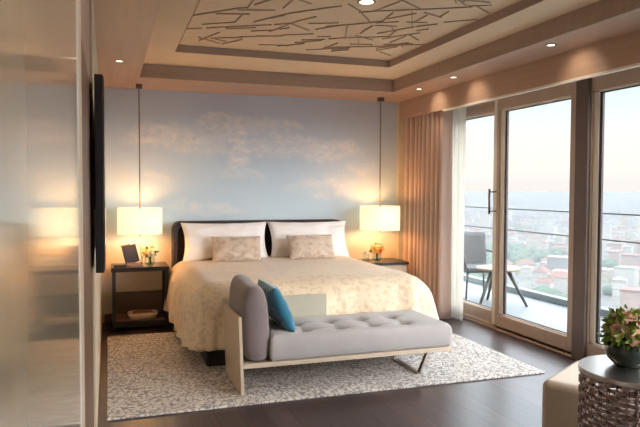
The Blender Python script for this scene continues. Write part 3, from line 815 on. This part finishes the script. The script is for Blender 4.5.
# tray with a book on the shelf
tr = thing('oval_tray', 'cream rounded tray on the lower shelf of the left nightstand', 'tray', (.335, 6.80, .106))
def rrect(w, d, r, n=6):
    out = []
    for cx, cy, a0 in ((w/2-r, d/2-r, 0), (-w/2+r, d/2-r, pi/2), (-w/2+r, -d/2+r, pi), (w/2-r, -d/2+r, 3*pi/2)):
        for k in range(n+1): a = a0+pi/2*k/n; out.append((cx+r*cos(a), cy+r*sin(a)))
    return out
bm = B(); rings = []
for w, d, z in ((.27, .19, 0), (.31, .23, .05), (.30, .22, .055), (.27, .19, .012)):
    rings.append([bm.verts.new((x, y, z)) for x, y in rrect(w, d, .06)])
for a, b in zip(rings, rings[1:]):
    for k in range(len(a)): bm.faces.new([a[k], a[(k+1) % len(a)], b[(k+1) % len(a)], b[k]])
bm.faces.new(rings[0][::-1]); bm.faces.new(rings[-1]); obj('dish', bm, MT['traycream'], tr, smooth=True)
bk = thing('book', 'russet covered book lying in the cream tray', 'book', (.335, 6.80, .119), R(3))
bm = B(); box(bm, -.095, .095, -.065, .065, 0, .006); box(bm, -.095, .095, -.065, .065, .042, .048); box(bm, -.097, -.090, -.065, .065, 0, .048); obj('cover', bm, MT['redbook'], bk, bevel=.002)
boxo('pages', (-.088, .09, -.06, .06, .006, .042), MT['page'], bk, .001)

# ------------------------------------------------------------------ bench (chaise)
bn = thing('tufted_bench', 'grey tufted day bench with a wooden end panel at the foot of the bed', 'bench', (1.70, 4.555, ZR))
bl = lambda x, y, z: Vector((x-1.70, y-4.555, z-ZR))
y0, y1 = 4.255, 4.865
bm = B()
o = [bl(.865, y0, ZR), bl(.888, y0, ZR), bl(.888, y1, ZR), bl(.865, y1, ZR), bl(.845, y0, .565), bl(.868, y0, .565), bl(.868, y1, .565), bl(.845, y1, .565)]
v = [bm.verts.new(p) for p in o]
for q in ((3, 2, 1, 0), (4, 5, 6, 7), (0, 1, 5, 4), (1, 2, 6, 5), (2, 3, 7, 6), (3, 0, 4, 7)): bm.faces.new([v[k] for k in q])
obj('end_panel', bm, MT['benchwood'], bn, bevel=.003)
bm = B(); box(bm, .882-1.70, 2.525-1.70, y0-4.555, y1-4.555, .199-ZR, .233-ZR); obj('seat_frame', bm, MT['benchwood'], bn, bevel=.004)
# tufted seat cushion
BT = [(x, y) for x in (1.37, 1.645, 1.92, 2.19) for y in (4.42,)] + [(x, 4.665) for x in (1.37, 1.645, 1.92, 2.19)]
sx0, sx1 = 1.085, 2.515
def cushtop(x, y):
    ed = min(x-sx0, sx1-x, (y-y0)*1.0, (y1-y)*1.0); e = max(0, min(1, ed/.055))
    z = .398+.022*math.sqrt(max(0, 1-(1-e)**2))
    for bx, by in BT:
        r2 = (x-bx)**2+(y-by)**2; z -= .042*math.exp(-r2/.0022)+.016*math.exp(-r2/.012)
    # creases run between neighbouring buttons
    for i, (bx, by) in enumerate(BT):
        for cx, cy in BT[i+1:]:
            if math.hypot(bx-cx, by-cy) > .30: continue
            dx, dy = cx-bx, cy-by; t = max(0, min(1, ((x-bx)*dx+(y-by)*dy)/(dx*dx+dy*dy)))
            r = math.hypot(x-bx-t*dx, y-by-t*dy); z -= .007*math.exp(-(r/.018)**2)
    return z
bm = B(); nu, nv = 110, 46
vs = [[bm.verts.new(bl(sx0+(sx1-sx0)*i/nu, y0+.005+(y1-y0-.01)*j/nv, cushtop(sx0+(sx1-sx0)*i/nu, y0+(y1-y0)*j/nv))) for j in range(nv+1)] for i in range(nu+1)]
for i in range(nu):
    for j in range(nv): bm.faces.new([vs[i][j], vs[i+1][j], vs[i+1][j+1], vs[i][j+1]])
peri = [vs[i][0] for i in range(nu+1)]+[vs[nu][j] for j in range(1, nv+1)]+[vs[i][nv] for i in range(nu-1, -1, -1)]+[vs[0][j] for j in range(nv-1, 0, -1)]
prev = peri
cxy = bl((sx0+sx1)/2, 4.56, 0)
for z, off in ((.38, .008), (.34, .012), (.28, .010), (.25, .004), (.236, -.006)):
    cur = []
    for p in peri:
        d = Vector((0, 0, 0)); q = p.co
        if abs(q.x-(sx0-1.70)) < 1e-4: d.x = -1
        if abs(q.x-(sx1-1.70)) < 1e-4: d.x = 1
        if abs(q.y-(y0+.005-4.555)) < 1e-4: d.y = -1
        if abs(q.y-(y1-.005-4.555)) < 1e-4: d.y = 1
        cur.append(bm.verts.new((q.x+d.x*off, q.y+d.y*off, z-ZR)))
    for k in range(len(peri)):
        k2 = (k+1) % len(peri); bm.faces.new([prev[k], cur[k], cur[k2], prev[k2]])
    prev = cur
bm.faces.new(prev[::-1])
seat = obj('seat_cushion', bm, MT['bench'], bn, smooth=True)
for bx, by in BT:
    bm = B(); lathe(bm, [(0, -.004), (.012, -.002), (.013, .003), (.008, .007), (0, .008)], 14, tuple(bl(bx, by, .362))); obj('button', bm, MT['bench'], seat, smooth=True)
# bolster, leaning back cushion
bm = B()
def bol(u, v):
    """v round the cross-section (x,z), u along y"""
    a = 2*pi*v; w, h = .105, .268
    cx = cos(a); cz = sin(a); p = 4.2 if cz < 0 else 2.9
    x = w*math.copysign(abs(cx)**(2/p), cx); z = h*math.copysign(abs(cz)**(2/p), cz)
    uu = 2*u-1; e = (1-abs(uu)**7)**(1/2.6) if abs(uu) < 1 else 0
    y = uu*.300; top = .022*(uu > 0)*uu
    return bl(.982+x*e*(.96+.04*e)-.022*(z/h)*.6, 4.560+y, .236+h+z*(.90+.10*e)+(z/h+1)*.5*top)
grid(bm, bol, 40, 56)
obj('bolster', bm, MT['mauve'], bn, smooth=True, weld=True)
boxo('back_panel', (.90-1.70, 1.705-1.70, y1-4.555-.012, y1-4.555+.022, .233-ZR, .592-ZR), MT['benchback'], bn, .008)
# sled leg: one flat bar bent into a trapezoid
bm = B()
fy, by = 4.33, 4.79
for a, b in (((2.36, fy, .2), (2.285, fy, .028)), ((2.36, by, .2), (2.285, by, .028))): bar(bm, bl(*a), bl(*b), .04, .014)
bar(bm, bl(2.284, fy-.008, .0225), bl(2.284, by+.008, .0225), .042, .013)
obj('leg', bm, MT['steel'], bn, bevel=.002)
pillow('throw_pillow', 'teal blue pillow leaning on the bench bolster', 'pillow', MT['teal'], .50, .37, .13, (1.275, 4.575, .41), R(25), R(-90), None, .07, .008, 4)

# ------------------------------------------------------------------ television on the left wall
tv = thing('television', 'slim black wall-mounted television seen edge on', 'television', (XL, 2.8, 1.5))
boxo('housing', (.023, .058, 0, 1.45, -.405, .432), MT['black'], tv, .003)
boxo('screen', (.058, .0615, .008, 1.442, -.397, .424), MT['screen'], tv, .001)
boxo('wall_bracket', (.002, .024, .5, .95, -.15, .2), MT['bronze'], tv, .002)

# ------------------------------------------------------------------ curtains
def curtain(name, lab, xs, ys, xe, ye, z0, z1, folds, depth, mat, seed, th, cusp=False):
    rg = random.Random(seed); ph = [rg.uniform(-.5, .5) for _ in range(folds+2)]
    dv = Vector((xe-xs, ye-ys, 0)); Ln = dv.length; dv.normalize(); nv_ = Vector((-dv.y, dv.x, 0))
    def f(u, v):
        t = u*folds; i = int(t); k = t-i; p = ph[i]*(1-k)+ph[min(i+1, folds+1)]*k
        w = sin(2*pi*t+p*1.2*v); w = math.copysign(abs(w)**.75, w)
        amp = depth*(.75+.25*v)*(1+.35*p)
        if cusp: w = -(2*abs(sin(pi*t+p*.5*v))**.8-1)
        q = Vector((xs, ys, 0))+dv*(Ln*u+.25*depth*sin(4*pi*t)*.3)+nv_*amp*w
        return Vector((q.x, q.y, z1+(z0-z1)*v))
    bm = B(); grid(bm, f, folds*14, 16)
    return tag(obj(name, bm, mat, smooth=True, solid=th), lab, 'curtain')
curtain('drape', 'blush pleated drape gathered beside the cream bedside cabinet', 3.53, 7.02, 3.56, 6.12, .012, 2.49, 9, .075, MT['drape'], 2, .004, True)
curtain('sheer_curtain', 'white sheer curtain bunched at the edge of the blush drape', 3.68, 6.5, 3.70, 5.98, .012, 2.49, 6, .03, MT['sheer'], 5, .002)
bm = B(); box(bm, 3.53, 3.62, -2.5, 7.05, 2.485, 2.50); box(bm, 3.69, 3.75, -2.5, 7.05, 2.485, 2.50)
struct(obj('trim_8', bm, MT['white']), 'white curtain tracks in the pelmet', 'trim')

# ------------------------------------------------------------------ pouf and drum table
po = thing('pouf', 'low square beige upholstered pouf behind the metal drum table', 'pouf', (2.775, 2.868, 0), R(31))
bm = B(); box(bm, -.31, .31, -.31, .31, .03, .362); obj('cushion', bm, MT['pouf'], po, bevel=.045, seg=5)
bm = B(); box(bm, -.27, .27, -.27, .27, 0, .035); obj('plinth', bm, MT['darkwood'], po, bevel=.004)
dt = thing('drum_table', 'round metal drum side table with a woven lattice side', 'table', (2.385, 2.315, 0))
RT = .262
bm = B(); lathe(bm, [(0, .575), (RT-.004, .575), (RT, .58), (RT, .598), (RT-.003, .602), (0, .602)], 72); obj('tabletop', bm, MT['chrome'], dt, smooth=False, bevel=0)
bm = B(); lathe(bm, [(RT-.004, .0), (RT+.002, .0), (RT+.002, .02), (RT-.004, .02), (RT-.004, 0)], 72, closed=False); obj('foot_ring', bm, MT['chrome'], dt)
bm = B(); nseg = 132
rows = 22
for r_ in range(rows):
    z = .032+r_*(.536/(rows-1)); pts = []
    for k in range(nseg+1):
        a = 2*pi*k/nseg; rr = RT-.014+.009*sin(k*pi*36/nseg*2/2+(pi if r_ % 2 else 0))
        pts.append((rr*cos(a), rr*sin(a), z))
    prev = None
    for k in range(nseg):
        a = Vector(pts[k]); b = Vector(pts[k+1]); u = a.copy(); u.z = 0; u.normalize(); w = b.copy(); w.z = 0; w.normalize()
        cur = prev or [bm.verts.new(a+u*.004+Vector((0, 0, s))) for s in (-.0085, .0085)]+[bm.verts.new(a-u*.002+Vector((0, 0, s))) for s in (.0085, -.0085)]
        nx = [bm.verts.new(b+w*.004+Vector((0, 0, s))) for s in (-.0085, .0085)]+[bm.verts.new(b-w*.002+Vector((0, 0, s))) for s in (.0085, -.0085)]
        for q in range(4): bm.faces.new([cur[q], cur[(q+1) % 4], nx[(q+1) % 4], nx[q]])
        prev = nx
for k in range(36):
    a = 2*pi*(k+.5)/36; bar(bm, ((RT-.014)*cos(a), (RT-.014)*sin(a), .02), ((RT-.014)*cos(a), (RT-.014)*sin(a), .576), .006, .006)
obj('woven_side', bm, plain('woven_bronze', srgb(164, 144, 138), .26, .85, .08), dt, smooth=False)
fb = bowlvase('rose_bowl', 'dark glass bowl of peach roses and green leaves on the metal drum table', (2.385, 2.375, .602), .105, .125, MT['bowlglass'], .088)
bouquet(fb, [MT['peach'], MT['peach'], MT['cream']], .108, .160, .036, 10, 4, 520, MT['leaf'], -.25, .48)

# ------------------------------------------------------------------ downlights
DL = [(3.177, 6.08), (3.155, 5.335), (3.14, 3.917), (3.14, 2.5), (3.14, 1.1), (3.14, -.4), (.1, 5.62), (.1, 3.6), (.1, 1.8), (.1, .2)]
LAB = ['small recessed downlight in the right soffit nearest the bed wall', 'small recessed downlight in the right soffit, second from the bed wall', 'small recessed downlight in the right soffit above the sliding door post',
       'recessed downlight above the pouf', 'recessed downlight above the large window', 'recessed downlight near the front of the room', 'small recessed downlight in the left soffit before the sky mural',
       'recessed downlight above the dark door', 'recessed downlight above the glossy door', 'recessed downlight above the entrance']
def downlight(x, y, z, lab, r=.028):
    t = thing('downlight', lab, 'downlight', (x, y, z), 0, 'recessed ceiling downlights')
    bm = B(); lathe(bm, [(r, -.004), (r+.012, -.003), (r+.014, .0), (r, .0)], 28, closed=False); obj('rim', bm, MT['bronze'], t, smooth=True)
    bm = B(); lathe(bm, [(0, -.0035), (r, -.003)], 28, closed=False); obj('lens', bm, MT['dlight'], t)
    return t
def spotlight(x, y, z, w, size, blend, aim=(0, 0, -1), col=(1, .80, .58)):
    l = bpy.data.lights.new('spot', 'SPOT'); l.energy = w; l.spot_size = size; l.spot_blend = blend; l.color = col; l.shadow_soft_size = .03
    o = bpy.data.objects.new('spot_lamp', l); COL.objects.link(o); o.location = (x, y, z); o.rotation_euler = Vector(aim).to_track_quat('-Z', 'Y').to_euler(); return o
for (x, y), lab in zip(DL, LAB):
    downlight(x, y, ZS, lab)
    aim = (1, .0, -.9) if x > 1 else (0, 0, -1)
    spotlight(x, y, ZS-.02, 3.2, R(100), .9, aim)
downlight(1.68, 3.99, ZP, 'round downlight in the recessed ceiling panel', .05)
for x, y in ((1.0, 3.4), (2.3, 3.0), (1.68, 2.2)): pass
spotlight(1.68, 3.99, ZP-.03, 26, R(110), .9)

# bulbs in the pendants
for x, y, z in ((.312, 6.79, 1.12), (3.05, 6.80, 1.12)):
    for k in range(2):
        l = bpy.data.lights.new('bulb', 'POINT'); l.energy = 5.2; l.color = (1, .50, .18); l.shadow_soft_size = .10
        o = bpy.data.objects.new('bulb_lamp', l); COL.objects.link(o); o.location = (x+(.06 if k else -.06), y, 1.085)

# ------------------------------------------------------------------ sky and sun
w = bpy.data.worlds.new('sky'); sc.world = w; w.use_nodes = True; nt = w.node_tree
bg = nt.nodes['Background']
GLOW = 14
tc = nt.nodes.new('ShaderNodeTexCoord'); sx = nt.nodes.new('ShaderNodeSeparateXYZ'); nt.links.new(tc.outputs['Generated'], sx.inputs[0])
rp = nt.nodes.new('ShaderNodeValToRGB'); e = rp.color_ramp.elements
stops = [(0, (1.25, 1.12, 1.05)), (.012, (1.22, 1.12, 1.10)), (.035, (1.38, 1.24, 1.13)), (.08, (1.30, 1.25, 1.19)), (.15, (1.06, 1.22, 1.28)), (.2, (1.2, 1.45, 1.55)), (.24, (2.2, 2.5, 2.7)), (.32, (5.6, 6.1, 6.6)), (.5, (8, 8.8, 9.6)), (1, (8, 8.9, 9.8))]
while len(e) < len(stops): e.new(.5)
for k, (p, c) in enumerate(stops): e[k].position = p; e[k].color = (*c, 1)
# bright lobe added low in the sky, out of view, to light the bed wall
dp = nt.nodes.new('ShaderNodeVectorMath'); dp.operation = 'DOT_PRODUCT'; nt.links.new(tc.outputs['Generated'], dp.inputs[0]); dp.inputs[1].default_value = Vector((.45, -.88, .08)).normalized()
mr = nt.nodes.new('ShaderNodeMapRange'); mr.interpolation_type = 'SMOOTHSTEP'; nt.links.new(dp.outputs['Value'], mr.inputs['Value'])
mr.inputs['From Min'].default_value = .84; mr.inputs['From Max'].default_value = .97; mr.inputs['To Max'].default_value = GLOW
sv = nt.nodes.new('ShaderNodeVectorMath'); sv.operation = 'SCALE'; sv.inputs[0].default_value = (1, .96, .92); nt.links.new(mr.outputs['Result'], sv.inputs['Scale'])
av = nt.nodes.new('ShaderNodeVectorMath'); av.operation = 'ADD'; nt.links.new(sv.outputs[0], av.inputs[0]); nt.links.new(rp.outputs['Color'], av.inputs[1])
nt.links.new(sx.outputs['Z'], rp.inputs['Fac']); nt.links.new(av.outputs[0], bg.inputs['Color']); bg.inputs['Strength'].default_value = 1.0
sl = bpy.data.lights.new('sun', 'SUN'); sl.energy = .5; sl.angle = R(6); sl.color = (1, .93, .84)
so = bpy.data.objects.new('sun', sl); COL.objects.link(so); so.rotation_euler = Vector((.55, .62, -.56)).to_track_quat('-Z', 'Y').to_euler(); so.location = (-20, -20, 30)

# ------------------------------------------------------------------ camera
yaw, pit, rol, fpx = R(18.689), R(2.16), R(.1875), 626.0
F = Vector((sin(yaw)*cos(pit), cos(yaw)*cos(pit), -sin(pit))); R0 = Vector((cos(yaw), -sin(yaw), 0)); U0 = R0.cross(F)
Rv = R0*cos(rol)+U0*sin(rol); Uv = U0*cos(rol)-R0*sin(rol)
cam = bpy.data.cameras.new('camera'); cam.sensor_width = 36; cam.lens = fpx/640*36; cam.clip_start = .01; cam.clip_end = 20000
co = bpy.data.objects.new('camera', cam); COL.objects.link(co)
mw = Matrix((Rv, Uv, -F)).transposed().to_4x4(); mw.translation = (0, 0, 1.45); co.matrix_world = mw
sc.camera = co
vs_ = sc.view_settings; sc.display_settings.display_device = 'sRGB'
vs_.view_transform = 'Standard'; vs_.look = 'None'; vs_.exposure = .5; vs_.gamma = 1; vs_.use_curve_mapping = False
try: sc.cycles.use_denoising = True
except Exception: pass
sc.cycles.max_bounces = 8; sc.cycles.diffuse_bounces = 5; sc.cycles.transparent_max_bounces = 16
